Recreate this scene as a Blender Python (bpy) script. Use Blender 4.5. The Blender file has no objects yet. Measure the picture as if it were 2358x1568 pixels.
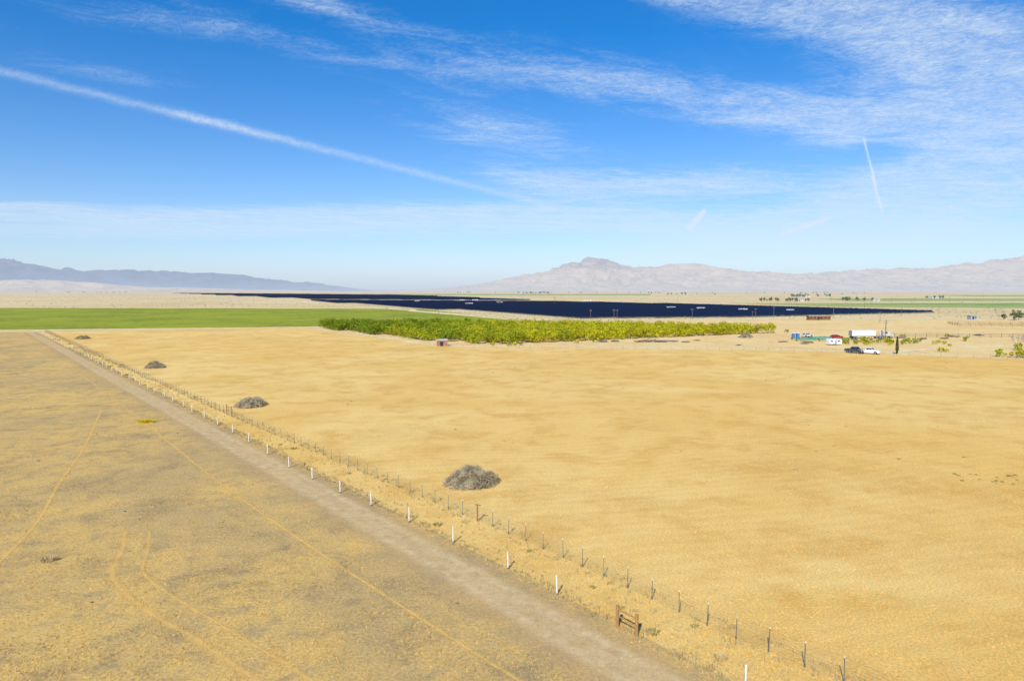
import bpy, math, random
from mathutils import Vector, Matrix, noise
random.seed(7)
R=random.random
def U(a,b): return random.uniform(a,b)
sc=bpy.context.scene; col=sc.collection
sc.view_settings.view_transform='Standard'; sc.view_settings.look='None'
sc.view_settings.exposure=0; sc.view_settings.gamma=1

# ---------------------------------------------------------------- helpers
def lin(r,g,b,k=1.0):
    def f(c):
        c/=255.0
        return c/12.92 if c<=.04045 else ((c+.055)/1.055)**2.4
    return (f(r)*k,f(g)*k,f(b)*k,1)

class NT:
    def __init__(s,tree): s.t=tree; s.N=tree.nodes; s.L=tree.links; s.N.clear()
    def n(s,typ,**kw):
        x=s.N.new(typ)
        for k,v in kw.items(): setattr(x,k,v)
        return x
    def put(s,sock,v):
        if v is None: return
        if isinstance(v,bpy.types.NodeSocket): s.L.new(v,sock)
        else: sock.default_value=v
    def m(s,op,a,b=None,c=None,clamp=False):
        x=s.n('ShaderNodeMath',operation=op,use_clamp=clamp)
        s.put(x.inputs[0],a); s.put(x.inputs[1],b)
        if c is not None: s.put(x.inputs[2],c)
        return x.outputs[0]
    def rng(s,v,a,b,c=0.,d=1.,smooth=True):
        x=s.n('ShaderNodeMapRange',interpolation_type='SMOOTHSTEP' if smooth else 'LINEAR')
        x.clamp=True
        s.put(x.inputs[0],v)
        for i,q in enumerate((a,b,c,d)): s.put(x.inputs[1+i],q)
        return x.outputs[0]
    def mix(s,f,a,b,blend='MIX'):
        x=s.n('ShaderNodeMix',data_type='RGBA',blend_type=blend)
        s.put(x.inputs[0],f); s.put(x.inputs[6],a); s.put(x.inputs[7],b)
        return x.outputs[2]
    def noise(s,vec,scale,detail=4,rough=.55,dist=0.):
        x=s.n('ShaderNodeTexNoise'); s.put(x.inputs['Vector'],vec)
        x.inputs['Scale'].default_value=scale; x.inputs['Detail'].default_value=detail
        x.inputs['Roughness'].default_value=rough; x.inputs['Distortion'].default_value=dist
        return x.outputs[0]
    def gray(s,v):
        x=s.n('ShaderNodeCombineXYZ')
        for i in range(3): s.put(x.inputs[i],v)
        return x.outputs[0]
    def comb(s,a,b,c=0.):
        x=s.n('ShaderNodeCombineXYZ'); s.put(x.inputs[0],a); s.put(x.inputs[1],b); s.put(x.inputs[2],c)
        return x.outputs[0]

HAZE=lin(196,211,231)
def finish(nt,color,rough=.9,height=None,bstr=.3,bdist=.1,haze=None,alpha=None,spec=.2,metal=0,transl=None,low=None,hcol=None):
    b=nt.n('ShaderNodeBsdfPrincipled'); nt.put(b.inputs['Base Color'],color)
    nt.put(b.inputs['Roughness'],rough); b.inputs['Specular IOR Level'].default_value=spec
    b.inputs['Metallic'].default_value=metal
    if height is not None:
        bp=nt.n('ShaderNodeBump'); bp.inputs['Strength'].default_value=bstr
        bp.inputs['Distance'].default_value=bdist; nt.put(bp.inputs['Height'],height)
        nt.L.new(bp.outputs[0],b.inputs['Normal'])
    out=b.outputs[0]
    if transl:
        tr=nt.n('ShaderNodeBsdfTranslucent'); nt.put(tr.inputs[0],color)
        mx=nt.n('ShaderNodeMixShader'); mx.inputs[0].default_value=transl
        nt.L.new(out,mx.inputs[1]); nt.L.new(tr.outputs[0],mx.inputs[2]); out=mx.outputs[0]
    if haze:   # painted aerial perspective: material blends into a haze-coloured glow with distance
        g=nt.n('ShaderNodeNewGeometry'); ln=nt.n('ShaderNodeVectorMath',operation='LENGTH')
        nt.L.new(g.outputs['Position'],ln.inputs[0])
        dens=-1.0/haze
        if low:   # painted haze glow thickens towards low ground
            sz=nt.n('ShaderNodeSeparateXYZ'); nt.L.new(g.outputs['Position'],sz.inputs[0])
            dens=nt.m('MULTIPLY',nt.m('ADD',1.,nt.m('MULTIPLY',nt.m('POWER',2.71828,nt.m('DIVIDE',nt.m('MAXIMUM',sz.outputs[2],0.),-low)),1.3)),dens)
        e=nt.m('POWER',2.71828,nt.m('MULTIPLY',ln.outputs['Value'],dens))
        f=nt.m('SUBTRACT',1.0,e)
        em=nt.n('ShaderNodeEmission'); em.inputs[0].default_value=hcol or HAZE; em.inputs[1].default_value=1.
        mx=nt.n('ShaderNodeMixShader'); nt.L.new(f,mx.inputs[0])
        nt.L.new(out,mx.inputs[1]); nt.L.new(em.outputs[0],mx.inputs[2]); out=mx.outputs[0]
    if alpha is not None:
        tr=nt.n('ShaderNodeBsdfTransparent'); mx=nt.n('ShaderNodeMixShader')
        nt.put(mx.inputs[0],alpha); nt.L.new(tr.outputs[0],mx.inputs[1]); nt.L.new(out,mx.inputs[2]); out=mx.outputs[0]
    o=nt.n('ShaderNodeOutputMaterial'); nt.L.new(out,o.inputs[0])

def newmat(name):
    m=bpy.data.materials.new(name); m.use_nodes=True
    return m,NT(m.node_tree)

def simple(name,c,rough=.7,var=.25,scale=3.,spec=.3,metal=0,bump=0,haze=None,c2=None,transl=None,objrand=0):
    m,nt=newmat(name); tc=nt.n('ShaderNodeTexCoord').outputs['Object']
    nz=nt.noise(tc,scale,5,.6)
    if c2 is not None: colr=nt.mix(nt.rng(nz,.35,.65),c,c2)
    else: colr=nt.mix(1.0,c,nt.gray(nt.rng(nz,.25,.75,1-var,1+var*.4,False)),'MULTIPLY')
    if objrand:
        oi=nt.n('ShaderNodeObjectInfo').outputs['Random']
        colr=nt.mix(1.0,colr,nt.gray(nt.rng(oi,0,1,1-objrand,1+objrand,False)),'MULTIPLY')
    finish(nt,colr,rough,nz if bump else None,bump,.05,haze,None,spec,metal,transl)
    return m

def sheet_mat(name,c1,c2,c3,big=.03,med=.35,fine=5.,bmp=.5,haze=None,furrow=None,patch=(.4,.62),med_r=(.45,.68),fine_amp=(.72,1.2),edge=None,dark=None,wheel=None,opac=1.,med_k=1.,dark_r=(.47,.70),dark_k=1.):
    m,nt=newmat(name); tc=nt.n('ShaderNodeTexCoord').outputs['Object']
    nb=nt.noise(tc,big,6,.65,.6); nm=nt.noise(tc,med,7,.68,.3); nf=nt.noise(tc,fine,5,.8)
    c=nt.mix(nt.rng(nb,*patch),c1,c2)
    c=nt.mix(nt.m('MULTIPLY',nt.rng(nm,*med_r),med_k),c,c3)
    if dark is not None:
        nd=nt.noise(tc,med*.3,9,.75,.5)
        nd2=nt.noise(tc,3.2,6,.85)
        c=nt.mix(nt.m('MULTIPLY',nt.m('MULTIPLY',nt.rng(nd,*dark_r),nt.rng(nd2,.40,.56)),dark_k),c,dark)
    h=nf
    if furrow:
        ang,per,amp=furrow
        sp=nt.n('ShaderNodeSeparateXYZ'); nt.L.new(tc,sp.inputs[0])
        t=nt.m('ADD',nt.m('MULTIPLY',sp.outputs[0],-math.sin(ang)),nt.m('MULTIPLY',sp.outputs[1],math.cos(ang)))
        t=nt.m('ADD',t,nt.m('MULTIPLY',nt.noise(tc,.02,3,.5),14.))
        w=nt.m('SINE',nt.m('MULTIPLY',t,2*math.pi/per))
        s=nt.m('ADD',nt.m('MULTIPLY',sp.outputs[0],math.cos(ang)),nt.m('MULTIPLY',sp.outputs[1],math.sin(ang)))
        st=nt.noise(nt.comb(nt.m('MULTIPLY',s,.05),nt.m('MULTIPLY',t,.9)),1.,6,.7)
        w2=nt.m('ADD',nt.m('MULTIPLY',w,.4),nt.m('MULTIPLY',st,2.))
        c=nt.mix(1.,c,nt.gray(nt.rng(w2,.2,1.8,1-amp,1+amp,False)),'MULTIPLY')
        h=nt.m('ADD',nf,nt.m('MULTIPLY',w,.05))
    c=nt.mix(1.,c,nt.gray(nt.rng(nf,.3,.7,fine_amp[0],fine_amp[1],False)),'MULTIPLY')
    al=None
    if edge is not None:
        uv=nt.n('ShaderNodeUVMap').outputs[0]; su=nt.n('ShaderNodeSeparateXYZ'); nt.L.new(uv,su.inputs[0])
        off=nt.m('ABSOLUTE',nt.m('SUBTRACT',su.outputs[0],.5))
        dd=nt.m('SUBTRACT',.5,off)
        dd=nt.m('ADD',dd,nt.m('MULTIPLY',nt.m('SUBTRACT',nt.noise(tc,1.2,8,.78),.5),.9))
        al=nt.m('MULTIPLY',nt.rng(dd,.03,.03+edge,0.,1.),opac)
        if wheel:
            q=nt.m('ADD',off,nt.m('MULTIPLY',nt.m('SUBTRACT',nt.noise(tc,.6,6,.75),.5),.16))
            wt=nt.rng(nt.m('ABSOLUTE',nt.m('SUBTRACT',q,.14)),.01,.09,1.,0.)
            c=nt.mix(nt.m('MULTIPLY',wt,.6),c,wheel)
    finish(nt,c,.95,h,bmp,.1,haze,al,.1)
    return m

class MB:
    def __init__(s): s.v=[];s.f=[];s.m=[]
    def add(s,vs,fs,mi=0):
        n=len(s.v); s.v+=[tuple(v) for v in vs]; s.f+=[tuple(n+i for i in f) for f in fs]; s.m+=[mi]*len(fs)
    def box(s,c,d,rz=0,mi=0,tilt=None):
        M=Matrix.Rotation(rz,3,'Z')
        if tilt: M=M@Matrix.Rotation(tilt[0],3,'X')@Matrix.Rotation(tilt[1],3,'Y')
        vs=[Vector(c)+M@Vector((x*d[0]/2,y*d[1]/2,z*d[2]/2)) for x in(-1,1) for y in(-1,1) for z in(-1,1)]
        s.add(vs,[(0,1,3,2),(4,6,7,5),(0,4,5,1),(2,3,7,6),(0,2,6,4),(1,5,7,3)],mi)
    def tube(s,p0,p1,r0,r1=None,n=6,mi=0,cap=True):
        p0=Vector(p0);p1=Vector(p1); r1=r0 if r1 is None else r1
        d=(p1-p0); 
        if d.length<1e-6: return
        d.normalize(); a=d.orthogonal().normalized(); b=d.cross(a)
        vs=[]
        for p,r in((p0,r0),(p1,r1)):
            for i in range(n):
                t=2*math.pi*i/n; vs.append(p+a*math.cos(t)*r+b*math.sin(t)*r)
        fs=[(i,(i+1)%n,n+(i+1)%n,n+i) for i in range(n)]
        if cap: fs+=[tuple(range(n-1,-1,-1)),tuple(range(n,2*n))]
        s.add(vs,fs,mi)
    def ext(s,prof,y0,y1,mi=0):
        n=len(prof)
        vs=[(x,y0,z) for x,z in prof]+[(x,y1,z) for x,z in prof]
        fs=[(i,(i+1)%n,n+(i+1)%n,n+i) for i in range(n)]+[tuple(range(n-1,-1,-1)),tuple(range(n,2*n))]
        s.add(vs,fs,mi)
    def mesh(s,name,mats,smooth=False):
        me=bpy.data.meshes.new(name); me.from_pydata(s.v,[],s.f)
        for m in (mats if isinstance(mats,list) else [mats]): me.materials.append(m)
        me.polygons.foreach_set('material_index',s.m)
        if smooth: me.polygons.foreach_set('use_smooth',[True]*len(s.f))
        me.update(); return me
KIDS={}
def place(name,me,loc=(0,0,0),rz=0,parent=None,scale=(1,1,1),rot=None):
    o=bpy.data.objects.new(name,me); col.objects.link(o)
    o.location=loc; o.rotation_euler=rot if rot else (0,0,rz); o.scale=scale
    if parent is not None:
        o.parent=parent; KIDS.setdefault(parent.name,[]).append(o)
    return o
def tag(o,label=None,category=None,group=None,kind=None):
    if label: o['label']=label
    if category: o['category']=category
    if group: o['group']=group
    if kind: o['kind']=kind
    return o
def thing(name,label,category,loc=(0,0,0),rz=0,group=None,scale=(1,1,1)):
    e=bpy.data.objects.new(name,None); e.empty_display_size=.3; col.objects.link(e)
    e.location=loc; e.rotation_euler=(0,0,rz); e.scale=scale
    return tag(e,label,category,group)
def clone(root,loc,rz=0,scale=(1,1,1),label=None):
    n=root.copy(); col.objects.link(n); n.location=loc; n.rotation_euler=(0,0,rz); n.scale=scale
    if label: n['label']=label
    def rec(a,b):
        for c in list(KIDS.get(a.name,[])):
            k=c.copy(); col.objects.link(k); k.parent=b; KIDS.setdefault(b.name,[]).append(k); rec(c,k)
    rec(root,n); return n

# ---------------------------------------------------------------- world
SUN_EL=math.radians(40); SUN_AZ=math.radians(198.6)
w=bpy.data.worlds.new("World"); sc.world=w; w.use_nodes=True
nt=NT(w.node_tree)
sky=nt.n('ShaderNodeTexSky',sky_type='NISHITA'); sky.sun_disc=False
sky.sun_elevation=SUN_EL; sky.sun_rotation=SUN_AZ; sky.altitude=700
sky.air_density=1.0; sky.dust_density=.3; sky.ozone_density=1.5
tc=nt.n('ShaderNodeTexCoord').outputs['Generated']; sp=nt.n('ShaderNodeSeparateXYZ'); nt.L.new(tc,sp.inputs[0])
X,Y,Z=sp.outputs
ay=nt.m('MAXIMUM',nt.m('ABSOLUTE',Y),.08)
A=nt.m('MULTIPLY',nt.m('DIVIDE',X,ay),1576.); E=nt.m('MULTIPLY',nt.m('DIVIDE',Z,ay),1576.)
zz=nt.m('MAXIMUM',Z,.02); PX=nt.m('DIVIDE',X,zz); PY=nt.m('DIVIDE',Y,zz)
tint=nt.mix(nt.rng(Z,0.,.34,0.,1.,False),(.80,.86,1.04,1),(.11,.71,1.26,1))
skc=nt.mix(1.,sky.outputs[0],tint,'MULTIPLY')
bg=nt.n('ShaderNodeBackground'); nt.L.new(skc,bg.inputs[0]); bg.inputs[1].default_value=.125
# haze layer hugging the horizon
hf=nt.m('MULTIPLY',nt.m('POWER',2.71828,nt.m('MULTIPLY',nt.m('MAXIMUM',Z,0.),-1/.055)),.96)
bg3=nt.n('ShaderNodeBackground'); nt.L.new(nt.mix(nt.rng(Z,0.,.06),HAZE,lin(198,222,246)),bg3.inputs[0]); bg3.inputs[1].default_value=1.
mx2=nt.n('ShaderNodeMixShader'); nt.L.new(hf,mx2.inputs[0]); nt.L.new(bg.outputs[0],mx2.inputs[1]); nt.L.new(bg3.outputs[0],mx2.inputs[2])
def lincomb(a,ka,b,kb,c=0.): return nt.m('ADD',nt.m('MULTIPLY_ADD',a,ka,c),nt.m('MULTIPLY',b,kb))
def blob(cx,cy,rx,ry,deg,s):
    a=math.radians(deg); cx-=1179; cy=668-cy
    u=lincomb(A,math.cos(a)/rx,E,-math.sin(a)/rx,-(cx*math.cos(a)-cy*math.sin(a))/rx)
    v=lincomb(A,math.sin(a)/ry,E,math.cos(a)/ry,-(cx*math.sin(a)+cy*math.cos(a))/ry)
    q=nt.m('ADD',nt.m('MULTIPLY',u,u),nt.m('MULTIPLY',v,v))
    return nt.m('MULTIPLY',nt.m('POWER',2.71828,nt.m('MULTIPLY',q,-1.)),s)
blobs=[(2080,80,470,130,14,1.12),(2300,240,290,120,15,1.1),(1540,0,210,34,10,.65),
 (1480,215,320,66,12,.70),(1060,165,280,65,8,.36),(1140,312,260,64,12,.68),(1850,270,220,50,5,.8),
 (1590,428,300,38,-2,1.15),(1230,425,160,30,10,.78),(330,60,480,80,6,.36),(790,42,180,28,12,.74),(290,185,260,26,8,.42),(640,100,240,28,14,.34),
 (450,500,760,22,0,1.15),(500,535,800,22,0,.95),(30,480,170,15,0,1.15),(1330,505,520,30,2,1.15),(2180,370,340,60,-22,1.2),
 (1990,300,160,36,-12,.75),(2100,485,460,65,-8,1.2),(1900,560,700,32,-3,.8)]
M=None
for b in blobs:
    v=blob(*b); M=v if M is None else nt.m('ADD',M,v)
def streak(phi,ks,kt,sc_,dist,det=9,rough=.62):
    c,s=math.cos(phi),math.sin(phi)
    return nt.noise(nt.comb(lincomb(PX,c*ks,PY,s*ks),lincomb(PX,-s*kt,PY,c*kt)),sc_,det,rough,dist)
n1=streak(math.radians(38),.6,1.1,2.6,1.2,10,.68); n2=streak(math.radians(97),1.6,.5,1.6,.9)
n3=streak(math.radians(160),4.,5.,3.4,1.8,9,.8)
nn=nt.m('ADD',nt.m('ADD',nt.m('MULTIPLY',n1,.50),nt.m('MULTIPLY',n2,.26)),nt.m('MULTIPLY',n3,.24))
d=nt.rng(nt.m('MULTIPLY_ADD',nt.m('MINIMUM',M,1.1),.25,nn),.52,.91,0.,1.)
d=nt.m('MULTIPLY',d,nt.rng(M,.02,.6))
d=nt.m('MULTIPLY',d,nt.rng(n3,.32,.66,.5,1.))
d=nt.m('MULTIPLY',d,.86)
def line(x0,y0,x1,y1,wd0,wd1,s):
    x0-=1179;x1-=1179;y0=668-y0;y1=668-y1
    L=math.hypot(x1-x0,y1-y0); dx,dy=(x1-x0)/L,(y1-y0)/L
    t=lincomb(A,dx/L,E,dy/L,-(x0*dx+y0*dy)/L)
    q=lincomb(A,-dy,E,dx,(x0*dy-y0*dx))
    wd=nt.rng(t,0,1,wd0,wd1,False)
    wob=nt.m('MULTIPLY',nt.m('SUBTRACT',nt.noise(nt.comb(nt.m('MULTIPLY',A,.02),nt.m('MULTIPLY',E,.02)),1.,6,.75),.5),wd0*1.5)
    r=nt.m('DIVIDE',nt.m('ADD',q,wob),wd); v=nt.m('POWER',2.71828,nt.m('MULTIPLY',nt.m('MULTIPLY',r,r),-1.))
    v=nt.m('MULTIPLY',v,nt.m('MULTIPLY',nt.rng(t,-.1,0.02),nt.rng(t,.8,1.02,1.,0.)))
    v=nt.m('MULTIPLY',v,nt.rng(nt.noise(nt.comb(nt.m('MULTIPLY',A,.06),nt.m('MULTIPLY',E,.09)),1.,6,.8),.3,.65,.45,1.))
    return nt.m('MULTIPLY',v,nt.m('MULTIPLY',s,nt.m('GREATER_THAN',Y,0.)))
for l in [(-500,52,760,352,11,8,.36),(450,276,1350,497,9,7,.36),(1977,330,2010,440,2.5,2.5,.75),(2000,415,2027,500,2.5,3,.75),(1583,528,1622,482,7,4,.9),(1800,540,1910,502,5,5,.8)]:
    d=nt.m('ADD',d,line(*l))
d=nt.m('MINIMUM',d,.9)
bg2=nt.n('ShaderNodeBackground'); bg2.inputs[0].default_value=(.74,.86,1.0,1); bg2.inputs[1].default_value=.95
mx=nt.n('ShaderNodeMixShader'); nt.L.new(d,mx.inputs[0]); nt.L.new(mx2.outputs[0],mx.inputs[1]); nt.L.new(bg2.outputs[0],mx.inputs[2])
wo=nt.n('ShaderNodeOutputWorld'); nt.L.new(mx.outputs[0],wo.inputs[0])

sd=bpy.data.lights.new("sun","SUN"); sd.energy=5.0; sd.angle=math.radians(.5); sd.color=(1,.96,.88)
so=bpy.data.objects.new("sun",sd); col.objects.link(so)
sv=Vector((math.sin(SUN_AZ)*math.cos(SUN_EL),math.cos(SUN_AZ)*math.cos(SUN_EL),math.sin(SUN_EL)))
so.rotation_euler=sv.to_track_quat('Z','Y').to_euler(); so.location=(0,0,60)

cam=bpy.data.cameras.new("camera"); cam.lens=24; cam.sensor_width=36; cam.clip_end=200000; cam.clip_start=.5
co=bpy.data.objects.new("camera",cam); col.objects.link(co); co.location=(0,0,18)
co.rotation_euler=(math.radians(90-4.22),0,0); sc.camera=co

# ---------------------------------------------------------------- materials
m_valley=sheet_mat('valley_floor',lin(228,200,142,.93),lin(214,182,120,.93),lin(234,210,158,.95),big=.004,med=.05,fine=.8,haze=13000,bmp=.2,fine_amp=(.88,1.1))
m_field=sheet_mat('stubble_field',lin(234,190,106,.97),lin(240,202,124,.98),lin(222,172,88,.94),big=.022,med=.16,fine=7.,bmp=.55,furrow=(math.radians(14),1.5,.04),fine_amp=(.62,1.34),med_k=.75,dark=lin(206,160,88,.9),dark_r=(.48,.70),dark_k=.6)
m_past=sheet_mat('pasture',lin(222,182,106,.96),lin(200,168,110,.95),lin(188,160,108,.94),big=.05,med=.5,fine=5.5,bmp=.6,fine_amp=(.58,1.38),dark=lin(144,124,92,.86),dark_r=(.46,.72))
m_road=sheet_mat('dirt_track',lin(218,187,134,1.),lin(210,180,129,.99),lin(224,194,142,1.),big=.2,med=1.,fine=6.,bmp=.35,edge=.5,fine_amp=(.76,1.22),wheel=lin(236,208,156,1.),opac=.82)
m_paler=sheet_mat('pale_dirt',lin(240,218,164,.95),lin(232,204,144,.95),lin(244,224,174,.95),big=.1,med=.6,fine=5.,bmp=.2,edge=.2,haze=16000,fine_amp=(.88,1.08))
m_tyre=sheet_mat('tyre_track',lin(244,202,118,1.),lin(240,198,114,1.),lin(236,192,110,.98),big=.3,med=1.,fine=6.,bmp=.4,edge=.5,fine_amp=(.78,1.24),opac=.7)
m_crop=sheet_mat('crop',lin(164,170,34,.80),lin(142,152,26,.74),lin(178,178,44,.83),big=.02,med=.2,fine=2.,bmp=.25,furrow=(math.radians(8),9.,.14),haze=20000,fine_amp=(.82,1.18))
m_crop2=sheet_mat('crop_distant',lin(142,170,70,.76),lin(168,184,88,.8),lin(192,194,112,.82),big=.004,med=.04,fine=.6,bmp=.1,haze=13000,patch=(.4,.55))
m_yard=sheet_mat('yard_dirt',lin(238,204,138,.95),lin(230,188,120,.95),lin(240,214,156,.95),big=.03,med=.25,fine=4.,bmp=.4,fine_amp=(.76,1.2))

def poly(name,pts,z,mat):
    b=MB(); b.add([(x,y,z) for x,y in pts],[tuple(range(len(pts)))])
    me=b.mesh(name,mat)
    if me.polygons[0].normal.z<0: me.flip_normals()
    o=place(name,me); return tag(o,kind='structure')
def strip(name,pts,wd,z,mat,res=1.5):
    P=[Vector((p[0],p[1])) for p in pts]; Q=[]
    for i in range(len(P)-1):
        a=P[max(i-1,0)];b=P[i];c=P[i+1];e=P[min(i+2,len(P)-1)]
        n=max(2,int((c-b).length/res))
        for k in range(n):
            t=k/n; Q.append(.5*((2*b)+(c-a)*t+(2*a-5*b+4*c-e)*t*t+(3*b-a-3*c+e)*t**3))
    Q.append(P[-1])
    vs=[];fs=[];uv=[]
    s=0
    for i,q in enumerate(Q):
        d=(Q[min(i+1,len(Q)-1)]-Q[max(i-1,0)]).normalized(); nr=Vector((-d.y,d.x))
        if i: s+=(q-Q[i-1]).length
        for k in(-1,1): p=q+nr*wd/2*k; vs.append((p.x,p.y,z)); uv.append(((k+1)/2,s))
        if i: fs.append((2*i-2,2*i-1,2*i+1,2*i))
    me=bpy.data.meshes.new(name); me.from_pydata(vs,[],fs); me.materials.append(mat)
    ul=me.uv_layers.new(name='UVMap')
    for l in me.loops: ul.data[l.index].uv=uv[l.vertex_index]
    me.update()
    if me.polygons[0].normal.z<0: me.flip_normals()
    return tag(place(name,me),kind='structure')

# ground sheet
ax=[-45000,-20000,-9000,-4000,-2000,-1000,-500,-250,-120,-60,-30,0,30,60,120,250,500,1000,2000,4000,9000,20000,45000]
b=MB(); n=len(ax)
b.v=[(x,y,0.) for y in ax for x in ax]
b.f=[(j*n+i,j*n+i+1,(j+1)*n+i+1,(j+1)*n+i) for j in range(n-1) for i in range(n-1)]; b.m=[0]*len(b.f)
tag(place('ground',b.mesh('ground',m_valley)),kind='structure')

FD=Vector((-.6325,.7745)); FN=Vector((.7745,.6325)); F0=Vector((-.25,43.))
def fp(t,off=0.): p=F0+FD*t+FN*off; return (p.x,p.y)
poly('dry_field',[fp(-62),(330,-5),(330,110),(190,148),(133,176),(80,202),(-19,214),(-87,308),(-98,331),(-204,293)],.006,m_field)
poly('pasture_field',[fp(-62),(-204,293),(-600,208),(-600,-5)],.006,m_past)
poly('farm_yard',[(-19,214.5),(80,202.5),(133,176.5),(190,148.5),(420,110),(520,330),(420,420),(150,410),(30,395),(-2,330),(-90,331),(-86,309)],.006,m_yard)
poly('crop_field',[(-520,240),(-231,309),(-96.5,338),(-20,372),(8,416),(-90,655),(-519,693),(-1000,720),(-1000,150)],.02,m_crop)
poly('far_crop_field',[(-700,3160),(640,3160),(480,2370),(-260,2370)],.05,m_crop2)
poly('far_crop_field',[(300,930),(1300,1000),(1000,600),(495,690),(350,740)],.05,m_crop2)
poly('far_crop_field',[(637,1450),(1900,1450),(1500,1140),(560,1120)],.05,m_crop2)
poly('far_crop_field',[(1500,2500),(3500,2500),(2600,1950),(1300,1950)],.05,m_crop2)
strip('dirt_road',[fp(-60,-3.2),fp(-12,-2.9),fp(0,-2.7),fp(40,-2.5),fp(120,-2.5),fp(220,-2.4),fp(322,-2.4)],7.0,.012,m_road)
strip('dirt_road',[(-520,236),(-231,303),(-150,321),(-92,334),(-40,352),(0,386)],7,.026,m_paler,4)
strip('dirt_road',[(-700,700),(-519,699),(-140,667),(-80,575),(-2,424),(8,402),(40,400),(150,424),(260,480),(380,540)],9,.03,m_paler,6)
strip('dirt_road',[(-2040,4000),(-1200,2600),(-420,1262),(-290,970),(-95,615),(22,402)],9,.034,m_paler,20)
strip('dirt_road',[(-401,1250),(-200,1150),(60,1065),(160,900),(380,560)],14,.038,m_paler,20)
strip('dirt_road',[(-90,316),(-50,262),(-22,222),(20,220),(78,208),(108,198),(122,206),(140,214),(168,223),(230,232),(330,240)],4.5,.012,m_paler,2)
strip('dirt_road',[(104,200),(133,181),(200,150),(330,110)],3.2,.014,m_paler,2)
strip('tyre_track',[(-29,50),(-27,46),(-25.6,42.5),(-23.2,39.6),(-19.5,36.4),(-15.5,33.4),(-10.5,29.0),(-5,23)],.9,.016,m_tyre,.5)
strip('tyre_track',[(-27.2,50),(-25.2,46),(-23.8,42.8),(-21.6,40.4),(-18,37.4),(-14,34.2),(-9,30.0),(-3.6,24)],.55,.016,m_tyre,.5)
strip('tyre_track',[(-62,102),(-50,79),(-42,62),(-37,52),(-34,44),(-31,36)],.7,.016,m_tyre,.6)
strip('tyre_track',[fp(230,-6.2),fp(140,-6.6),fp(80,-7.4),fp(30,-8.5),fp(0,-8),fp(-20,-7)],.55,.016,m_tyre,.8)

# ---------------------------------------------------------------- mountains
def terrain(name,tab,unit,R0,depth,back,mat,seed,step,rows,gul=.35,sx=700.,spur=1.0,cn=.03):
    def crest(x):
        u=x/unit
        if u<=tab[0][0]: return tab[0][1]*unit
        for (a,h),(c,k) in zip(tab,tab[1:]):
            if u<=c:
                t=(u-a)/(c-a); return (h+(k-h)*t)*unit
        return tab[-1][1]*unit
    x0=tab[0][0]*unit; x1=tab[-1][0]*unit; nx=int((x1-x0)/step)
    ys=[i/(rows-1) for i in range(rows)]; br=10
    b=MB()
    for j in range(rows+br):
        for i in range(nx+1):
            x=x0+(x1-x0)*i/nx
            if j<rows:
                s=ys[j]; y=R0-depth*(1-s)
            else: s=1-(j-rows+1)/br; y=R0+back*(1-s)
            wx=noise.noise(Vector((x/2200,y/1500,seed)))*1100
            c=(crest(x-60)+crest(x)+crest(x+60))/3*(1+cn*noise.fractal(Vector((x/350,0,seed)),1.,2.,4))
            rd=1-abs(noise.fractal(Vector(((x+wx)/sx,y/(sx*2.6),seed+3)),.9,2.1,5))*2.0
            rd=max(0,min(1,rd))
            big=noise.fractal(Vector((x/3200,y/3200,seed+9)),1.,2.,3)
            z=c*(s**(1.15*spur))*(1-gul*(1-rd)*(1-s*s*.8))*(1+.35*big*(1-s))
            z=min(z,c*(y/R0)*.995 if j<rows else z)
            b.v.append((x,y,z-3.*(1-s)))
    w_=nx+1
    b.f=[(j*w_+i,j*w_+i+1,(j+1)*w_+i+1,(j+1)*w_+i) for j in range(rows+br-1) for i in range(nx)]; b.m=[0]*len(b.f)
    return tag(place(name,b.mesh(name,mat,True)),kind='structure')
def mtn(name,c1,c2,c3,haze,sc1=.0012,bd=45.,peak_grey=None,low=None,hcol=None):
    m,nt=newmat(name); tc=nt.n('ShaderNodeTexCoord').outputs['Object']
    mp=nt.n('ShaderNodeMapping'); nt.L.new(tc,mp.inputs[0]); mp.inputs['Scale'].default_value=(1,.35,1.6)
    a=nt.noise(mp.outputs[0],sc1,8,.65,.6); b_=nt.noise(mp.outputs[0],sc1*6,8,.7,.8)
    c=nt.mix(nt.rng(a,.42,.62),c1,c2); c=nt.mix(nt.rng(b_,.46,.66),c,c3)
    if peak_grey:   # darker grey mixed in around the high summit
        s=nt.n('ShaderNodeSeparateXYZ'); nt.L.new(tc,s.inputs[0])
        q=nt.m('DIVIDE',nt.m('SUBTRACT',s.outputs[0],peak_grey[0]),peak_grey[1])
        g=nt.m('POWER',2.71828,nt.m('MULTIPLY',nt.m('MULTIPLY',q,q),-1.))
        g=nt.m('MULTIPLY',g,nt.rng(s.outputs[2],peak_grey[2],peak_grey[3]))
        g=nt.m('MULTIPLY',g,nt.rng(b_,.35,.6,.4,.75))
        c=nt.mix(g,c,(.18,.18,.22,1))
    finish(nt,c,.95,b_,1.,bd,haze,None,.1,low=low,hcol=hcol); return m
m_mr=mtn('arid_mountain',(.80,.61,.42,1),(.68,.53,.38,1),(.48,.40,.33,1),11500,bd=28,peak_grey=(1330,900,150,480),low=130,hcol=lin(200,208,222))
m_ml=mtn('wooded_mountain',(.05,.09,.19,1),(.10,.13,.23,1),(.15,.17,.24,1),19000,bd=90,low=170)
m_fh=mtn('foothill',(.82,.64,.46,1),(.70,.54,.41,1),(.50,.42,.34,1),13500,hcol=lin(202,208,220))
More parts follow.
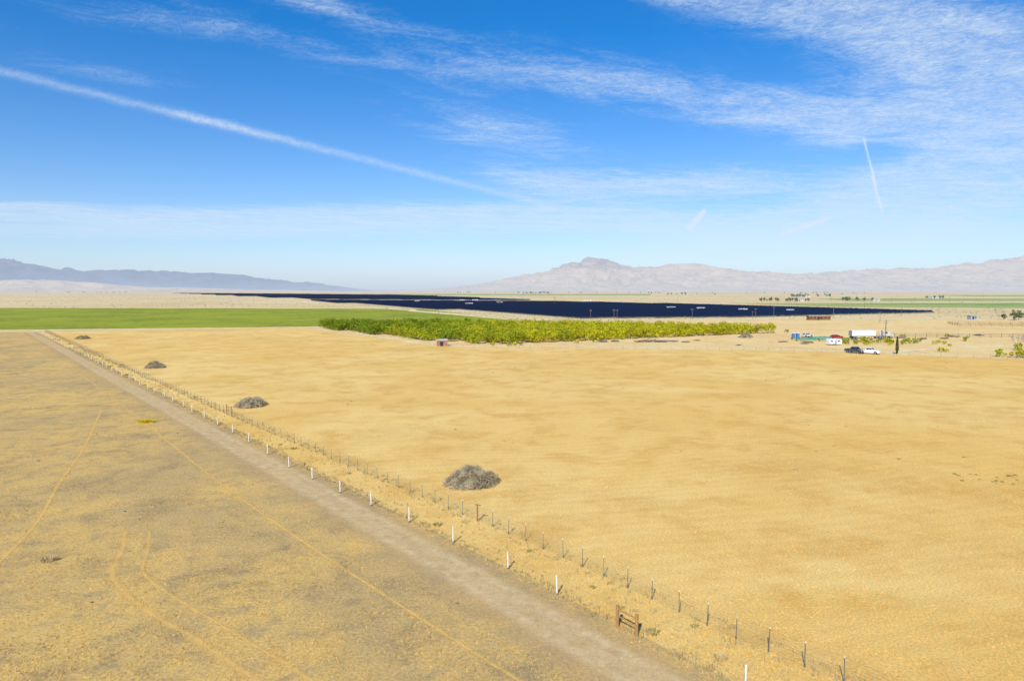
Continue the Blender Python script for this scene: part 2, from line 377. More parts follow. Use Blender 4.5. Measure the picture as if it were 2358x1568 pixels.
TR=[(-300,0),(-250,2),(-180,6),(-119,12),(-49,22),(21,38),(60,46),(91,54),(131,68),(160,76),(181,79),(205,77),(225,73),(241,68),(286,58),(331,61),(381,66),(421,67),(461,62),(521,55),(551,49),(611,45),(681,44),(741,46),(811,52),(871,57),(921,53),(971,56),(1021,63),(1061,69),(1121,76),(1179,82),(1260,86),(1400,80),(1600,92),(1900,85),(2300,60)]
terrain('mountain',TR,7.0,11000,5200,3000,m_mr,1.7,32,80,.62,520,cn=.015)
TR2=[(150,0),(260,8),(420,16),(560,22),(700,20),(820,25),(900,34),(980,30),(1060,40),(1179,46),(1300,52),(1500,50),(1900,55)]
terrain('hill',TR2,5.2,8200,2600,1500,m_mr,5.2,30,40,.7,420)
TL=[(-2300,90),(-1900,70),(-1600,84),(-1400,80),(-1300,72),(-1179,76),(-1139,77),(-1104,75),(-1069,64),(-1029,55),(-989,51),(-939,49),(-879,50),(-799,47),(-739,42),(-679,43),(-619,37),(-569,31),(-529,25),(-479,22),(-419,15),(-379,8),(-320,0)]
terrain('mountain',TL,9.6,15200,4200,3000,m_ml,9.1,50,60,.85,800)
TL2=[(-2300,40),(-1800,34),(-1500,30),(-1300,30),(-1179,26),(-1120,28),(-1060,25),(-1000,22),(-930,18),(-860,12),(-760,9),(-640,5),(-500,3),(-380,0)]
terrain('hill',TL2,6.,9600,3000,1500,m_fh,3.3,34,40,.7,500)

# ---------------------------------------------------------------- solar fields
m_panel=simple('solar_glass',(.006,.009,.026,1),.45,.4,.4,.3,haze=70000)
m_steel=simple('galvanised_steel',(.45,.45,.45,1),.5,.2,5.,.5,.6)
def solar(name,label,pg,u,spacing,seg,gap,legs,skip=()):
    u=Vector(u).normalized(); v=Vector((-u.y,u.x))
    P=[Vector(p) for p in pg]; k0=min(p.dot(v) for p in P); k1=max(p.dot(v) for p in P)
    b=MB(); k=k0+spacing*.5; row=0
    while k<k1:
        xs=[]
        for i in range(len(P)):
            a,c=P[i],P[(i+1)%len(P)]; da,dc=a.dot(v)-k,c.dot(v)-k
            if da*dc<0: t=da/(da-dc); xs.append((a+(c-a)*t).dot(u))
        xs.sort()
        for q in range(0,len(xs)-1,2):
            s=math.ceil(xs[q]/seg)*seg
            while s+seg<xs[q+1]:
                p0=u*s+v*k; p1=u*(s+seg-gap)+v*k; dv=v*1.5
                if not any((p0-Vector(sk[:2])).length<sk[2] for sk in skip):
                    zl=.7+U(-.05,.05); zh=2.15+U(-.06,.06)
                    A_=[(p0-dv).to_3d(),(p1-dv).to_3d(),(p1+dv).to_3d(),(p0+dv).to_3d()]
                    for i_,z_ in enumerate((zl,zl,zh,zh)): A_[i_].z=z_
                    b.add(A_,[(0,1,2,3)])
                    if row<legs or s-xs[q]<seg:
                        for t in(.12,.5,.88):
                            pp=p0.lerp(p1,t); b.tube((pp.x,pp.y,0),(pp.x,pp.y,1.4),.08,n=4,mi=1)
                s+=seg
        k+=spacing; row+=1
    o=place(name,b.mesh(name,[m_panel,m_steel]))
    return tag(o,label,'solar panels',None,'stuff')
INV=[(147,631),(167,604),(192,568),(222,545),(-16,888),(-136,980),(-51,812)]
sk=[(x,y,9) for x,y in INV]
solar('solar_panel_array','dark blue solar panel rows on dry valley land',[(-375,1184),(75,1010),(172,890),(356,548),(234,489),(144,445),(35,423)],(.88,.40),6,24,.8,6,sk)
solar('solar_panel_array','dark blue solar panel rows beyond a dirt service road',[(-401,1310),(58,1160),(-344,2370),(-1010,3160),(-2034,4063)],(.88,.40),9,48,1.2,2)
m_white=simple('white_paint',(.78,.78,.76,1),.5,.12,2.)
m_dark=simple('dark_trim',(.03,.03,.033,1),.6,.2,4.)
iv=thing('inverter_station','white inverter cabinet standing among solar panels','electrical cabinet',(INV[0][0],INV[0][1],0),.4,'inverter cabinets in the solar field',(.9,1,.82))
b=MB(); b.box((0,0,1.75),(9,2.6,3.0)); b.box((0,0,3.3),(9.3,2.9,.12)); place('cabinet_body',b.mesh('cabinet_body',m_white),parent=iv)
b=MB(); 
for i in(-3,-1,1,3): b.box((i,-1.32,1.7),(1.2,.05,2.3))
place('door',b.mesh('cabinet_door',m_steel),parent=iv)
b=MB(); b.box((0,0,.12),(9.6,3.2,.24)); place('plinth',b.mesh('plinth',m_steel),parent=iv)
for p in INV[1:]+[(119,1098),(132,1120),(-80,1100),(-60,1108)]: clone(iv,(p[0],p[1],0),.4+U(-.1,.1),(U(.6,1.),1,U(.78,.86)))

# ---------------------------------------------------------------- trees
def leafmat(name,c,c2,haze=None,rnd=.25): return simple(name,c,.7,.3,1.6,.15,0,0,haze,c2,.15,rnd)
m_lg=leafmat('green_leaves',(.14,.21,.010,1),(.23,.28,.012,1),None,.16)
m_ly=leafmat('yellow_leaves',(.56,.48,.016,1),(.37,.38,.012,1),None,.16)
m_lm=leafmat('turning_leaves',(.40,.40,.014,1),(.24,.29,.011,1),None,.16)
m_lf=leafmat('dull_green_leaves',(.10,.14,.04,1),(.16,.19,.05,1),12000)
m_bark=simple('bark',(.16,.12,.09,1),.9,.3,6.)
m_pbark=simple('pale_bark',(.42,.36,.30,1),.9,.3,6.)
def crown_mesh(name,h,r,nclump,nleaf,ls,mat,base=.5,seed=0,squash=1.):
    rr=random.Random(seed); b=MB(); cl=[]
    for i in range(nclump):
        t=rr.uniform(0,2*math.pi); q=r*math.sqrt(rr.random())*.82; top=base+(h-base)*math.sqrt(max(0,1-(q/r)**2))
        zc=base+.3+(top-base-.5)*rr.random()**.7
        cl.append((Vector((q*math.cos(t),q*math.sin(t),zc)),r*rr.uniform(.22,.36)))
    for c,cr in cl:
        for k in range(nleaf):
            d=Vector((rr.gauss(0,1),rr.gauss(0,1),rr.gauss(0,.8)*squash)); d.normalize()
            p=c+d*cr*rr.uniform(.6,1.1)
            if p.z<.15: continue
            nrm=(d+Vector((rr.gauss(0,.4),rr.gauss(0,.4),rr.gauss(.15,.4)))).normalized()
            a=nrm.orthogonal().normalized(); a=Matrix.Rotation(rr.uniform(0,6.28),3,nrm)@a; e=nrm.cross(a)
            l=ls*rr.uniform(.6,1.3)
            b.add([p-a*l,p+e*l*.55,p+a*l,p-e*l*.55],[(0,1,2,3)])
    return b.mesh(name,mat)
def trunk_mesh(name,h,r,mat,tr=.12,seed=0,twigs=0):
    rr=random.Random(seed); b=MB()
    b.tube((0,0,-.05),(0,0,h*.28),tr*1.25,tr,7)
    for i in range(6):
        t=i*1.05+rr.uniform(-.3,.3); q=r*rr.uniform(.45,.8)
        m_=(q*.5*math.cos(t),q*.5*math.sin(t),h*rr.uniform(.42,.52)); e=Vector((q*math.cos(t),q*math.sin(t),h*rr.uniform(.65,.95)))
        b.tube((0,0,h*.26),m_,tr*.6,tr*.4,5); b.tube(m_,e,tr*.4,tr*.12,4)
        for k in range(twigs):
            s=Vector(m_).lerp(e,rr.uniform(.1,1)); d=Vector((rr.gauss(0,.6)+.4*math.cos(t),rr.gauss(0,.6)+.4*math.sin(t),rr.uniform(.3,1.1)))*h*.13
            b.tube(s,s+d,tr*.14,tr*.04,3,cap=False)
            for z in range(4):
                s2=s+d*rr.uniform(.3,1); d2=d*.5+Vector((rr.gauss(0,.3),rr.gauss(0,.3),rr.gauss(.1,.3)))*h*.07
                b.tube(s2,s2+d2,tr*.06,tr*.025,3,cap=False)
    return b.mesh(name,mat)
trm=[trunk_mesh('orchard_trunk',4.0,2.0,m_bark,.11,i) for i in range(3)]
cro={k:[crown_mesh('orchard_crown',U(4.2,4.5),U(3.15,3.4),28,46,.24,m,.15,i*7+j) for i in range(4)] for j,(k,m) in enumerate((('g',m_lg),('y',m_ly),('m',m_lm)))}
OP=[(-97,328),(-31,242),(-4,225),(26,238),(52,254),(113,288),(64,306),(20,322),(-40,334)]
def inside(x,y,P):
    c=False
    for i in range(len(P)):
        x1,y1=P[i];x2,y2=P[(i+1)%len(P)]
        if (y1>y)!=(y2>y) and x<(x2-x1)*(y-y1)/(y2-y1)+x1: c=not c
    return c
cand=[]; ang=math.radians(28); u=Vector((math.cos(ang),math.sin(ang))); v=Vector((-u.y,u.x)); sp_=5.3
while True:
    cand=[]
    for i in range(-60,60):
        for j in range(-60,60):
            p=Vector((0,260))+u*i*sp_+v*j*sp_*1.12
            if inside(p.x,p.y,OP): cand.append((p.x,p.y))
    if len(cand)<=300: break
    sp_*=1.01
for (x,y) in cand:
    x+=U(-.4,.4); y+=U(-.4,.4)
    t=(x+34)/50+U(-.6,.6)
    k='g' if t<-.1 else ('m' if t<.6 else 'y')
    lab={'g':'green orchard tree on dry ground','m':'yellow-green orchard tree on dry ground','y':'yellowing orchard tree on dry ground'}[k]
    s=U(.94,1.08)
    o=thing('orchard_tree',lab,'tree',(x,y,0),U(0,6.28),'rows of orchard trees',(s,s,s*U(.94,1.04)))
    place('trunk',random.choice(trm),parent=o); place('crown',random.choice(cro[k]),parent=o)
m_bush=crown_mesh('bush_crown',1.5,.9,8,36,.16,m_ly,.1,77); m_bush2=crown_mesh('bush_crown',1.5,1.0,8,36,.16,m_lm,.1,78)
tb=trunk_mesh('bush_stem',1.1,.6,m_bark,.04,5)
for (x,y,s,me) in [(-6.5,221,1.1,m_bush),(-1,219.5,1.0,m_bush),(0.8,221,1.2,m_bush),(3,222,.9,m_bush2),(22,232,1.1,m_bush),(28,236,.9,m_bush2),(116,288,1.1,m_bush2),
    (126,199,1.3,m_bush),(127.5,199.5,.9,m_bush),(134.5,181,1.9,m_bush),(132,184,1.5,m_bush2),(137,181,1.6,m_bush2),(139,186,1.2,m_bush),(152,204,1.5,m_bush2),(149,200,1.1,m_bush)]+[(U(108,146),U(224,242),U(.7,1.2),m_bush2 if R()<.6 else m_bush) for _ in range(44)]+[(160,240,1.3,m_bush2),(150,262,1.1,m_bush),(166,260,1.0,m_bush2),(141,219,.8,m_bush)]:
    o=thing('bush','yellow-green bush growing on dry farm ground','bush',(x,y,0),U(0,6),'bushes around the farm yard',(s,s,s)); place('stem',tb,parent=o); place('crown',me,parent=o)
o=thing('cypress_tree','slim dark green cypress beside the farm track','tree',(108.7,192,0))
place('trunk',trunk_mesh('cypress_trunk',1.,.2,m_bark,.07,3),parent=o)
b=MB(); rr=random.Random(3)
for i in range(900):
    z=rr.uniform(.25,4.9); q=.42*math.sin(min(1,(z+.5)/2.2)*1.57)*(1-((z-1.5)/3.5)**2*.85 if z>1.5 else 1)*rr.uniform(.6,1.1); t=rr.uniform(0,6.28)
    p=Vector((q*math.cos(t),q*math.sin(t),z)); a=Vector((math.cos(t)*.3,math.sin(t)*.3,1)).normalized()*.17; e=Vector((-math.sin(t),math.cos(t),0))*.07
    b.add([p-a,p+e,p+a,p-e],[(0,1,2,3)])
place('crown',b.mesh('cypress_crown',leafmat('cypress_leaves',(.05,.09,.015,1),(.08,.12,.02,1))),parent=o)
bt=[trunk_mesh('bare_trunk',5.2,3.,m_pbark,.16,21,16),trunk_mesh('bare_trunk',8,3.6,m_pbark,.2,22,16)]
for x,y,i,s in [(153,206,0,1.0),(158,209,0,.8),(292,409,1,1.)]:
    o=thing('bare_tree','pale bare-branched tree in the farm yard','tree',(x,y,0),U(0,6),'bare trees by the farm',(s,s,s)); place('trunk',bt[i],parent=o)
fcr=[crown_mesh('farm_tree_crown',8,3.6,16,50,.5,m_lf,1.2,90+i) for i in range(3)]; ftr=trunk_mesh('farm_tree_trunk',7,3,m_bark,.22,8)
spots=[(301,409,.75),(306,412,.7),(311,408,.65),(320,420,.6),(297,412,.5)]
spots+=[(430+U(-42,42),1093+U(-20,30),U(.5,.85)) for _ in range(18)]
spots+=[(573+U(-24,24),1137+U(-12,12),U(.6,1.0)) for _ in range(7)]
spots+=[(790+U(-70,80),1790+U(-40,60),U(.7,1.1)) for _ in range(16)]
spots+=[(100+U(-80,90),3500+U(-60,60),U(1.,1.5)) for _ in range(20)]
spots+=[(680+U(-100,100),2600+U(-60,60),U(.7,1.1)) for _ in range(8)]
spots+=[(-2900+U(-300,300),4600+U(-60,60),U(.8,1.2)) for _ in range(16)]
spots+=[(1100+U(-150,150),2300+U(-60,60),U(.7,1.1)) for _ in range(8)]
spots+=[(900+U(-20,20),1480+U(-30,30),U(.6,.9)) for _ in range(5)]
spots+=[(U(-400,1900),U(3300,4400),U(.8,1.2)) for _ in range(36)]
for x,y,s in spots:
    o=thing('farm_tree','dark green tree on the dry valley floor','tree',(x,y,0),U(0,6),'scattered farm trees in the valley',(s,s,s))
    place('trunk',ftr,parent=o); place('crown',random.choice(fcr),parent=o)
b=MB(); 
for i in range(2600):
    y=300*math.exp(U(.35,2.6)); x=U(-.85,.85)*y
    if inside(x,y,[(-401,1310),(58,1160),(-344,2370),(-1010,3160),(-2034,4063)]) or inside(x,y,[(-375,1184),(75,1010),(172,890),(356,548),(234,489),(35,423)]) or inside(x,y,[(-1000,150),(-1000,720),(-138,670),(0,430),(-20,360),(-96,330)]): continue
    s=U(.3,.8)*(1+y/3000)
    for k in range(3):
        a=U(0,6.28); q=[(x+s*math.cos(a+t)*U(.6,1.2),y+s*math.sin(a+t)*U(.6,1.2)) for t in(0,1.57,3.14,4.71)]
        b.add([(q[0][0],q[0][1],0),(q[1][0],q[1][1],0),(q[2][0],q[2][1],0),(q[3][0],q[3][1],0),(x+U(-.2,.2),y,s*U(.8,1.3))],[(0,1,4),(1,2,4),(2,3,4),(3,0,4)])
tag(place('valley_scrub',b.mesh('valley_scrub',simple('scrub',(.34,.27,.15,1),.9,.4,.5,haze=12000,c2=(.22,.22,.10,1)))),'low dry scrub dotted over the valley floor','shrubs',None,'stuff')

# ---------------------------------------------------------------- fences
m_tpost=simple('weathered_steel_post',(.20,.175,.145,1),.6,.3,8.)
m_wpost=simple('white_plastic_post',(.78,.76,.71,1),.5,.1,6.)
m_rust=simple('rusty_base',(.30,.17,.08,1),.8,.3,9.)
m_wood=simple('brown_timber',(.42,.23,.08,1),.75,.35,7.,bump=.3)
m_wire=simple('fence_wire',(.30,.26,.21,1),.5,.1,4.,.5,.2)
def fence(name,label,pts,post_mesh,pname,wires,wr,wmat,wname,lean=.03,tall=1.2,posts=None,nmax=100):
    o=thing(name,label,'fence',(posts[0][0],posts[0][1],0)); ox,oy=posts[0]
    for i,(x,y) in enumerate(posts[:nmax]):
        place(pname,post_mesh,(x-ox,y-oy,0),parent=o,rot=(U(-lean,lean),U(-lean,lean),U(0,.3)),scale=(1,1,U(.93,1.05)))
    if len(posts)>nmax:
        b=MB()
        for x,y in posts[nmax:]: b.box((x-ox,y-oy,tall/2),(.06,.06,tall))
        q=place(pname+'_row',b.mesh(pname+'_row',post_mesh.materials[0]),parent=o); q['kind']='stuff'
    b=MB()
    for h in wires:
        for (x0,y0),(x1,y1) in zip(posts,posts[1:]):
            m_=((x0+x1)/2-ox,(y0+y1)/2-oy,h-.015)
            b.tube((x0-ox,y0-oy,h),m_,wr,n=3,cap=False); b.tube(m_,(x1-ox,y1-oy,h),wr,n=3,cap=False)
    place(wname,b.mesh(wname,wmat),parent=o)
    return o
def along(pts,sp):
    out=[]; L=0
    for a,c in zip(pts,pts[1:]):
        a=Vector(a);c=Vector(c); n=max(1,round((c-a).length/sp))
        out+=[tuple(a.lerp(c,i/n)) for i in range(n)]
    return out+[tuple(pts[-1])]
b=MB(); b.box((0,0,.62),(.038,.014,1.34)); b.box((0,.02,.62),(.014,.038,1.34)); b.box((0,.02,.12),(.10,.01,.14)); b.box((0,0,1.25),(.043,.025,.09),mi=1); tpm=b.mesh('steel_post',[m_tpost,m_wpost])
b=MB(); b.tube((0,0,.0),(0,0,1.17),.045,n=10); b.tube((0,0,1.17),(0,0,1.2),.052,.03,n=10); b.tube((0,0,-.05),(0,0,.14),.052,n=10,mi=1); wpm=b.mesh('white_post',[m_wpost,m_rust])
dk=[(19.5,25.0),(17.0,28.0),(15.3,30.2),(14.0,31.4),(12.8,32.8),(11.6,34.1),(10.5,35.5),(9.37,37.),(8.16,38.6),(7.,40.1),(5.8,41.8),(4.6,43.3),(3.45,44.8),(2.18,46.3),(1.,47.9),(-.26,49.3),(-1.46,50.9),(-2.7,52.2)]
dk+=along([(-2.7,52.2),(-41,97.5),(-110,182),(-200,292)],2.0)[1:]
of=fence('wire_fence','weathered steel-post wire fence along the dry field',None,tpm,'post',(.12,.27,.42,.57,.72,.87,1.02,1.2),.0055,m_wire,'wire',posts=dk,tall=1.25)
ox,oy=dk[0]
def brace(x,y,L,h,r,d):
    b=MB(); d=Vector(d)
    for s in(0,L): b.tube((x+d.x*s,y+d.y*s,-.05),(x+d.x*s,y+d.y*s,h),r,r*.95,10)
    b.tube((x,y,h*.85),(x+d.x*L,y+d.y*L,h*.85),r*.6,n=8)
    b.tube((x,y,h*.3),(x+d.x*L,y+d.y*L,h*.85),.01,n=4)
    return b
place('brace_frame',brace(-40-ox,96.3-oy,2.2,1.5,.06,FD).mesh('brace_frame',m_rust),parent=of)
b=MB(); b.tube((-2.7-ox,52.2-oy,-.05),(-2.7-ox,52.2-oy,1.35),.06,n=8); b.tube((-2.9-ox,52.3-oy,1.3),(-2.45-ox,52.1-oy,1.3),.04,n=8)
place('corner_post',b.mesh('corner_post',m_rust),parent=of)
wp2=[fp(-33),fp(-25),(10.5,29.5),(2.67,39.2),(-.25,42.99),(-4.2,47.55),(-8.,51.85),(-11.77,55.9),(-15.3,59.6),(-19.,63.8),(-22.6,68.1),(-26.8,73.7),(-31.1,79.5),(-35.2,84.9),(-39.3,90.)]
wp2+=[(x+U(-.3,.3),y+U(-.3,.3)) for x,y in along([(-39.3,90.),fp(322)],6.)[1:]]
oo=fence('post_fence','white plastic-post fence beside the dirt track',None,wpm,'post',(.5,1.05),.004,m_wire,'wire',posts=wp2,lean=.035)
o=thing('timber_fence_brace','brown timber H-frame brace with two crossbars','fence brace',(6.5,34.4,0))
d=Vector((5.75-6.6,35.35-34.35)); 
for q in((0,0),(d.x,d.y)):
    b=MB(); b.tube((q[0],q[1],-.05),(q[0],q[1],1.18),.095,.09,12); place('post',b.mesh('post',m_wood),parent=o)
b=MB(); b.tube((0,0,.95),(d.x,d.y,1.0),.045,n=8); place('crossbar',b.mesh('crossbar',m_wood),parent=o)
b=MB(); b.tube((0,0,.55),(d.x,d.y,.62),.04,n=8); place('crossbar',b.mesh('crossbar',m_wood),parent=o)
rf=along([(-87,309),(-19,214.3),(80,202.3),(133,176.3),(200,147)],3.6)
fence('wire_fence','thin steel-post wire fence at the back of the dry field',None,tpm,'post',(.4,.8,1.15),.008,m_wire,'wire',posts=rf,tall=1.25)
b=MB(); b.tube((0,0,-.05),(0,0,1.6),.09,.08,8); cpm=b.mesh('corral_post',m_tpost)
fence('corral_fence','dark steel pipe corral fence in the farm yard',None,cpm,'post',(.5,.95,1.45),.05,m_tpost,'rail',posts=along([(139,262),(193,257),(240,262),(300,270)],4.))
fence('corral_fence','rusty pipe corral on dry ground',None,cpm,'post',(.5,.95,1.45),.06,m_rust,'rail',posts=along([(222,338),(285,332),(296,352),(230,360),(222,338)],5.))
fence('solar_perimeter_fence','tall wire fence around the solar field',None,cpm,'post',(.9,1.8),.025,m_wire,'wire',posts=along([(-200,850),(-88,630),(27,413),(35,412),(146,434),(238,480),(370,543)],9.),tall=1.8)

# ---------------------------------------------------------------- brush piles
m_stick=simple('dry_sticks',(.56,.46,.28,1),.9,.35,1.2,.1,c2=(.27,.22,.14,1))
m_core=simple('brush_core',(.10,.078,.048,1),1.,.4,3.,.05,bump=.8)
def pile_mesh(w_,d_,h,n,seed,thick=1.):
    rr=random.Random(seed); core=MB(); st=MB()
    def surf(t,q):
        f=(1-q**2.2)**.85; k=1+.18*noise.noise(Vector((math.cos(t)*1.6,math.sin(t)*1.6,seed)))
        return Vector((math.cos(t)*q*w_/2*k,math.sin(t)*q*d_/2*k,h*f*(.92+.32*noise.noise(Vector((math.cos(t)*q*2.8,math.sin(t)*q*2.8,seed+4))))))
    nr,na=10,36
    for j in range(nr+1):
        for i in range(na):
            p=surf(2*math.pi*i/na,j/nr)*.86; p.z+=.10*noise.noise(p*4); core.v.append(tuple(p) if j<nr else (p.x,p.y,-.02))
    for j in range(nr):
        for i in range(na): core.f.append((j*na+i,(j+1)*na+i,(j+1)*na+(i+1)%na,j*na+(i+1)%na)); core.m.append(0)
    for k in range(n):
        t=rr.uniform(0,6.283); q=rr.random()**.55; q=min(q,1.); p=surf(t,q*.99)*rr.uniform(.84,1.02) if q<.88 else surf(t,min(q,.999))*rr.uniform(.9,1.1); p.z=max(p.z,.03)
        if noise.noise(p*1.9+Vector((9,seed,2)))<-.12 and rr.random()<.7: continue
        L=rr.uniform(.2,.6)*(1 if rr.random()<.93 else 1.8); 
        tg=Vector((-math.sin(t),math.cos(t),0)); rad=(surf(t,min(1,q+.05))-surf(t,max(0,q-.05))).normalized()
        a=rr.uniform(0,6.28); d=(tg*math.cos(a)+rad*math.sin(a)+Vector((rr.gauss(0,.25),rr.gauss(0,.25),rr.gauss(.1,.25)))).normalized()
        r=rr.uniform(.008,.024)*thick; m_=p+d*L*.5+Vector((rr.gauss(0,.04),rr.gauss(0,.04),rr.gauss(.01,.04)))
        e=p+d*L; e.z=max(e.z,.01)
        st.tube(p,m_,r,r*.8,3,cap=False); st.tube(m_,e,r*.8,r*.3,3,cap=False)
        for _ in range(2):
            s2=p.lerp(m_,rr.random()); st.tube(s2,s2+(d+Vector((rr.gauss(0,.7),rr.gauss(0,.7),rr.gauss(.05,.5)))).normalized()*L*.45,r*.5,r*.2,3,cap=False)
    return core.mesh('brush_core',m_core,True),st.mesh('brush_sticks',m_stick)
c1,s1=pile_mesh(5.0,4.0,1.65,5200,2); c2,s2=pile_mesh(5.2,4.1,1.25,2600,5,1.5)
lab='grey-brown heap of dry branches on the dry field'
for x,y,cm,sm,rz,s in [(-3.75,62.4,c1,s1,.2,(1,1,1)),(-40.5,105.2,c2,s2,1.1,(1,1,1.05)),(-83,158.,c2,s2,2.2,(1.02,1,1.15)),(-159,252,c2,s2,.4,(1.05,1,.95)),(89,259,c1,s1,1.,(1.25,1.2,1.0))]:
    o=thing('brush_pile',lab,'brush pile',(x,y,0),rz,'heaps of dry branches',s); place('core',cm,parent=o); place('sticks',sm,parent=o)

# ---------------------------------------------------------------- weeds and dry grass
def tuft(name,n,h,r,mat,seed):
    rr=random.Random(seed); b=MB()
    for i in range(n):
        t=rr.uniform(0,6.28); q=r*math.sqrt(rr.random()); p=Vector((q*math.cos(t),q*math.sin(t),0)); L=h*rr.uniform(.5,1.1)
        e=p+Vector((math.cos(t)*L*rr.uniform(.1,.7),math.sin(t)*L*rr.uniform(.1,.7),L)); s=Vector((-math.sin(t),math.cos(t),0))*.022
        m_=p.lerp(e,.5)+Vector((0,0,L*.12)); b.add([p-s,p+s,m_+s,m_-s,e],[(0,1,2,3),(3,2,4)])
    return b.mesh(name,mat)
wg=[tuft('weed',50,.22,.32,simple('weed_green',(.30,.29,.09,1),.8,.3,4.,transl=.2),i) for i in range(2)]
wy=tuft('weed',120,.3,.45,simple('weed_yellow',(.75,.58,.03,1),.8,.3,4.,transl=.2),5)
wd=tuft('weed',70,.28,.4,simple('weed_dry',(.46,.36,.20,1),.8,.3,4.),6)
def weed(x,y,me,s,lab): tag(place('weed_clump',me,(x,y,0),U(0,6),scale=(s,s,s)),lab,'weed','weeds on the dry fields')
for x,y,s in [(-5.7,51.2,1.),(7.4,34.7,1.),(6.2,37.5,.6),(-24.8,76.5,1.1),(-27,78.5,.8),(-16,66,.6),(9.8,35.4,.7),(1.2,46,.6),(4.9,40.2,.6),(-12,64,.5)]:
    weed(x,y,wg[0],s,'green weed growing beside the fence')
for i in range(22):
    weed(47+U(-4.5,4.),64+U(-1.8,2.2),wg[i%2],U(.25,.6),'green weed on the dry field')
for t in range(12): 
    p=fp(U(120,310),U(.5,4)); weed(p[0],p[1],wg[t%2],U(1.,1.8),'green weed growing beside the fence')
for dx,dy,s in [(-.5,0,1.5),(.3,.3,1.4),(.0,-.3,1.2),(.9,.1,1.2)]: weed(-50.+dx,92+dy,wy,s,'yellow flowering weed on the pasture')
weed(-30.8,44.3,wd,1.2,'dry brown weed on the pasture'); weed(10.2,32.2,wd,.8,'dry brown weed beside the fence'); weed(8.,32.6,wd,.5,'dry brown weed beside the fence')
for i in range(60):
    y=U(60,190); x=U(-.25,.8)*y
    if (Vector((x,y))-F0).dot(FN)>5: weed(x,y,wd if R()<.7 else wg[0],U(.3,.6),'small weed on the dry field')
m_clod=simple('dark_tuft',(.20,.165,.10,1),.9,.3,4.)
wk=tuft('weed',40,.12,.2,m_clod,9)
for i in range(36):
    y=30+U(0,1)**1.3*90; x=U(-.78,.3)*y
    if (Vector((x,y))-F0).dot(FN)<-5: weed(x,y,wk,U(.3,.7),'dark dry weed on the pasture')
def blades(b,x,y,hmin,hmax,n=3,sp=.06,wk=1.):
    for q in range(n):
        a=U(0,6.28); h=U(hmin,hmax); w_=U(.012,.03)*wk; px=x+U(-sp,sp); py=y+U(-sp,sp)
        b.add([(px-w_*math.cos(a),py-w_*math.sin(a),0),(px+w_*math.cos(a),py+w_*math.sin(a),0),(px+U(-.07,.07),py+U(-.07,.07),h)],[(0,1,2)])
def grass(name,label,n,side,mat,hmin,hmax):
    b=MB(); k=0
    while k<n:
        y=26+80*R()**1.5; x=U(-.8,.8)*(y+2); s=(Vector((x,y))-F0).dot(FN)
        if side>0 and s<.15: continue
        if side<0 and s>-.3: continue
        if side<0 and -5.8<s<-.7 and R()<.9: continue
        if noise.noise(Vector((x*.5,y*.5,side*3.)))+R()*.8<.25: continue
        k+=1; blades(b,x,y,hmin,hmax)
    return tag(place(name,b.mesh(name,mat)),label,'dry grass',None,'stuff')
m_stub=simple('stubble',lin(234,194,112,.95),.9,.4,2.)
grass('dry_grass','short golden stubble over the dry field',20000,1,m_stub,.03,.12)
grass('dry_grass','sparse golden grass tufts over the pasture',18000,-1,simple('pasture_grass',lin(228,190,110,.95),.9,.5,2.),.03,.12)
b=MB()
for i in range(5200):      # unmown strip between and beside the two fences
    t=-30+250*R()**1.7; off=random.choice((U(-.5,.5),U(-.3,.4),U(.3,3.6),U(3.2,4.8)))
    k=max(0.,min(1.,(t-20)/200)); off=off*(1-.35*k) if off>1 else off
    x,y=fp(t,off)
    if noise.noise(Vector((x*.7,y*.7,5.)))+R()*.7<.2: continue
    blades(b,x,y,.10,.32,5,.12,1+t/120 if t>0 else 1)
tag(place('dry_grass',b.mesh('fence_grass',simple('fence_grass',(.54,.41,.18,1),.9,.5,1.2,c2=(.34,.28,.14,1)))),'taller dry weeds along the base of the fences','dry grass',None,'stuff')

# ---------------------------------------------------------------- vehicles
m_glass=simple('vehicle_glass',(.02,.025,.03,1),.1,.1,1.,.6)
m_tyre2=simple('tyre_rubber',(.025,.025,.025,1),.85,.2,5.)
m_rim=simple('wheel_rim',(.5,.5,.5,1),.35,.1,3.,.5,.8)
m_lamp=simple('head_lamp_glass',(.8,.8,.75,1),.15,.05,3.,.6)
m_tail=simple('tail_lamp',(.5,.02,.02,1),.3,.05,3.,.5)
def paint(n,c): return simple(n,c,.3,.06,1.,.5)
b=MB(); b.tube((0,-.12,0),(0,.12,0),.38,n=20); ty=b.mesh('tyre',m_tyre2)
b=MB(); b.tube((0,-.128,0),(0,.128,0),.22,n=14); ri=b.mesh('rim',m_rim)
def wheel(parent,x,y,z=.38,s=1.):
    w_=bpy.data.objects.new('wheel',ty); col.objects.link(w_); w_.parent=parent; w_.location=(x,y,z); w_.scale=(s,1,s); KIDS.setdefault(parent.name,[]).append(w_)
    place('rim',ri,parent=w_)
def arch(cx,r=.46,z=.42,n=8): return [(cx+r*math.cos(math.pi*i/n),z+r*math.sin(math.pi*i/n)) for i in range(n+1)]
